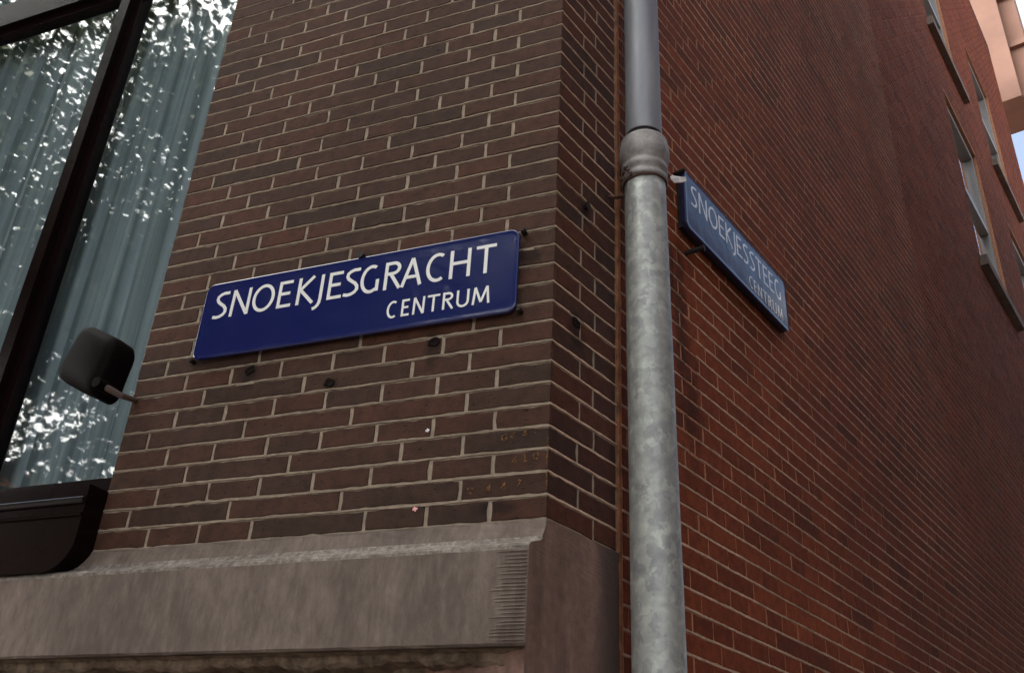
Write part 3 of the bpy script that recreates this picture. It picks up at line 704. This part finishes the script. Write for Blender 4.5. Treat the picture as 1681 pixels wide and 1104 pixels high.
# ------------------------------------------------------------------ small marks on the bricks
def fleck(name,u,z,r_,c,lab):
    mb=MB(); n=11; mb.v.append(P(FA,u,z,.0030))
    for k in range(n): an=2*math.pi*k/n; q=r_*(.5+.9*rng.random()); mb.v.append(P(FA,u+q*math.cos(an),z+q*math.sin(an),.0022))
    for k in range(n): mb.f.append((0,1+k,1+(k+1)%n))
    return tag(mb.build(name,simple(name,c,.8)),lab,'paint fleck')
fleck('paint_fleck',-.2652,.5695,.0055,(.85,.40,.38),'pink paint fleck on a brown brick just above the stone band')
fleck('paint_fleck',-.2557,.7302,.0040,(.8,.8,.8),'small white chip on a brown brick below the front sign')
# faint yellow crayon strokes near the corner
M['crayon']=simple('faded_yellow_crayon',(.22,.10,.02),.9,nscale=120,amt=.5)
cw=thing('crayon_writing','faded yellow crayon scrawl on bricks at the house corner','writing',P(FA,-.08,.585,.0022))
mb=MB()
def strokes(u,z,pts,w=.0016):
    for a,b_ in zip(pts[:-1],pts[1:]):
        a=Vector(a);b_=Vector(b_);t_=(b_-a).normalized();n_=Vector((-t_.y,t_.x))*w*.5
        for k in range(3):
            if rng.random()<.4: continue
            p=a.lerp(b_,k/3);q=a.lerp(b_,(k+.9)/3)
            o_=.0022+rng.random()*.0003; p=p+Vector(rng.normal(0,.0006,2)); q=q+Vector(rng.normal(0,.0006,2))
            mb.quad(P(FA,u+(p+n_).x,z+(p+n_).y,o_),P(FA,u+(q+n_).x,z+(q+n_).y,o_),P(FA,u+(q-n_).x,z+(q-n_).y,o_),P(FA,u+(p-n_).x,z+(p-n_).y,o_))
s8=[(.004,.012),(0,.008),(.006,.004),(.002,0),(-.003,.003),(.005,.009),(.004,.013)]
s0=[(0,.012),(-.004,.007),(0,0),(.005,.001),(.007,.008),(.004,.013)]
for (u,z,sh) in ((-.068,.645,s8),(-.046,.645,[(0,.016),(0,0),(.006,.001)]),(-.026,.648,s0),(-.092,.692,s0),(-.074,.695,s8),(-.05,.698,s8),(-.028,.70,[(0,.012),(.006,.008),(0,0)]),(-.155,.592,s0),(-.118,.592,s8),(-.088,.595,s8),(-.06,.598,[(0,.012),(.008,.012),(.003,0)])):
    mb=MB(); strokes(u,z,sh); mb.build('scrawl',M['crayon'],cw)
mb=MB()
for k in range(26):
    z=.585+k*.0040; 
    if rng.random()<.8: strokes(-.0015,z,[(0,0),(rng.normal(0,.0008),.0036)],.002)
mb.build('edge_line',M['crayon'],cw); settle(cw)
# ------------------------------------------------------------------ ground and surroundings
g=simple('grey_paving',(.20,.17,.15),.9,nscale=3,amt=.25)
mesh('ground',[(-400,-400,0),(400,-400,0),(400,400,0),(-400,400,0)],[(0,1,2,3)],g,kind='structure')
# house opposite in the alley: shades the red wall, seen only from a step aside
def block(name,lab,f,u0,u1,z0,z1,o0,o1,m_,wl,wf_,fm='white_paint'):
    b_=thing(name,lab,'house',P(f,u0,-ZC,o0))
    mb=MB(); mb.box(f,u0,u1,z0,z1,o0,o1); uvwall(mb.build('wall',m_,b_))
    for (a,c,p,q) in wl:
        side,oo=wf_
        mb=MB(); s_=.02*side
        mb.box(f,a,c,p,q,min(oo,oo+s_),max(oo,oo+s_)); wf2=mb.build('window',M[fm],b_)
        mb=MB(); mb.box(f,a+.1,c-.1,p+.1,q-.1,min(oo+s_,oo+s_*1.3),max(oo+s_,oo+s_*1.3)); mb.build('pane',M['black_paint'],wf2)
    settle(b_); return b_
block('alley_house','red brick house across the alley facing the side wall','FB' and FB,-1.5,16,-ZC,7.1,3.4,11,M['brick_far'],[(u,u+1.1,z,z+1.8) for u in (0,2.6,5.2,7.8,10.4) for z in (.8,3.9)],(-1,3.4),'black_paint')
# pinkish stone building with bay at the far end of the alley
b_=thing('stone_building','pinkish stone building with overhanging bay at the far end of the alley','building',P(FB,12.3,-ZC,-3))
mb=MB(); mb.box(FB,12.3,13.0,10.8,17,-4,.46); uvwall(mb.build('bay',M['far_stone'],b_))
mb=MB(); mb.box(FB,12.9,17,-ZC,10.79,-4,-.35); mb.build('wall',M['far_stone'],b_)
mb=MB(); mb.box(FB,12.05,12.29,10.75,17,-.5,.22); mb.build('pilaster',M['far_stone'],b_)
for z in (10.84,11.9,13.0): mb=MB(); mb.box(FB,12.22,12.297,z,z+.10,.225,.48); mb.build('string_course',M['far_stone'],b_)
settle(b_)
# tall canal houses across the water, mirrored low in the window
hs=[(-44,-37,11.5,(.42,.36,.28)),(-36.9,-31,12.6,(.22,.08,.05)),(-30.9,-24,11,(.30,.24,.19)),(-23.9,-17.5,13,(.18,.07,.045)),(-17.4,-11,11.8,(.45,.42,.36)),(-10.9,-4,12.4,(.24,.10,.06))]
hl=['cream canal house farthest along the quay','red canal house second from the far end','grey-brown canal house in the middle of the row','dark red canal house, tallest of the row','white canal house across the water','brown canal house nearest across the water']
for (a,b2,h_,c_),lab in zip(hs,hl):
    hm=simple('canal_house_wall',c_,.9,nscale=2,amt=.15)
    bl=block('canal_house',lab,FA,a,b2,-ZC,h_-ZC,25,33,hm,[(a+.7+k*2.0,a+2.0+k*2.0,z,z+1.9) for k in range(3) for z in (0,3.3,6.4)],(-1,25)); bl['group']='canal houses across the water'
    mb=MB(); n0=[P(FA,a,h_-ZC,25),P(FA,b2,h_-ZC,25),P(FA,(a+b2)/2,h_-ZC+2.6,25),P(FA,a,h_-ZC,33),P(FA,b2,h_-ZC,33),P(FA,(a+b2)/2,h_-ZC+2.6,33)]; mb.v=n0; mb.f=[(0,1,2),(5,4,3),(0,2,5,3),(1,4,5,2),(0,3,4,1)]
    o=mb.build('gable_roof',hm,bl); settle(bl)
# ------------------------------------------------------------------ trees across the canal, mirrored in window and sign
def tree_parts(h,cr_,nleaf,seed):
    # leaves gather in dense clumps with clear gaps between
    rg=np.random.default_rng(seed); mb=MB()
    mb.tube([(0,0,0),(.1,.05,h*.25),(0,.1,h*.5),(.1,0,h*.8)],[.30,.22,.16,.05],10)
    blobs=[]
    for k in range(26):
        an=rg.random()*6.283; el=.15+rg.random()*1.1; L=cr_*(.55+.45*rg.random()); st=Vector((0,.05,h*(.28+.35*rg.random())))
        en=st+Vector((math.cos(an)*math.cos(el),math.sin(an)*math.cos(el),math.sin(el)*1.1))*L
        mb.tube([st,st.lerp(en,.5)+Vector((0,0,-.1)),en],[.10,.06,.02],6); blobs.append((en,cr_*(.15+.15*rg.random()))); blobs.append((st.lerp(en,.65),cr_*(.12+.14*rg.random())))
    V=[];Fc=[]
    cens=np.array([list(b[0]) for b in blobs]); rads=np.array([b[1] for b in blobs])
    idx=rg.integers(0,len(blobs),nleaf); dirs=rg.normal(size=(nleaf,3)); dirs/=np.linalg.norm(dirs,axis=1)[:,None]
    pos=cens[idx]+dirs*(rads[idx]*(.35+.65*rg.random(nleaf)**.6))[:,None]
    a=rg.normal(size=(nleaf,3)); a/=np.linalg.norm(a,axis=1)[:,None]; b=np.cross(a,rg.normal(size=(nleaf,3))); b/=np.linalg.norm(b,axis=1)[:,None]
    s=(.03+.035*rg.random(nleaf))[:,None]
    vs=np.stack([pos-a*s,pos+b*s*.6,pos+a*s,pos-b*s*.6],1).reshape(-1,3)
    fs=np.arange(nleaf*4).reshape(-1,4)
    return mb,vs,fs
tb,vs,fs=tree_parts(11,4.6,50000,3)
spots=[(-9.5,-2.6,0,1.35),(-15.0,.5,2.1,1.5),(-6.5,-8.0,4.0,1.3),(-17.0,-6.5,1.1,1.6),(-10.5,-12.5,3.1,1.45)]
labs=['broad leafy elm across the canal nearest the window','taller leafy elm standing farthest along the canal','leafy elm behind the viewer on the quay','big leafy elm in the second row across the canal','leafy elm standing behind the others, far to the viewer side']
tme=lme=None
for k,(x,y,rz,sc_) in enumerate(spots):
    tr_=bpy.data.objects.new('elm_tree',None); COL.objects.link(tr_); tr_.location=(x,y,0); tr_.rotation_euler=(0,0,rz); tr_.scale=(sc_,)*3
    tag(tr_,labs[k],'tree','trees along the quay')
    if k==0:
        a=tb.build('trunk',M['bark'],tr_); l=mesh('crown',[],[],M['leaf'],tr_)
        me=l.data; me.clear_geometry(); me.vertices.add(len(vs)); me.vertices.foreach_set('co',vs.ravel()); me.loops.add(fs.size); me.loops.foreach_set('vertex_index',fs.ravel().astype(np.int32)); me.polygons.add(len(fs)); me.polygons.foreach_set('loop_start',(np.arange(len(fs))*4).astype(np.int32)); me.update(calc_edges=True); me.validate()
        tme,lme=a.data,l.data
    else:
        for nm,d_ in (('trunk',tme),('crown',lme)):
            o=bpy.data.objects.new(nm,d_); COL.objects.link(o); o.parent=tr_
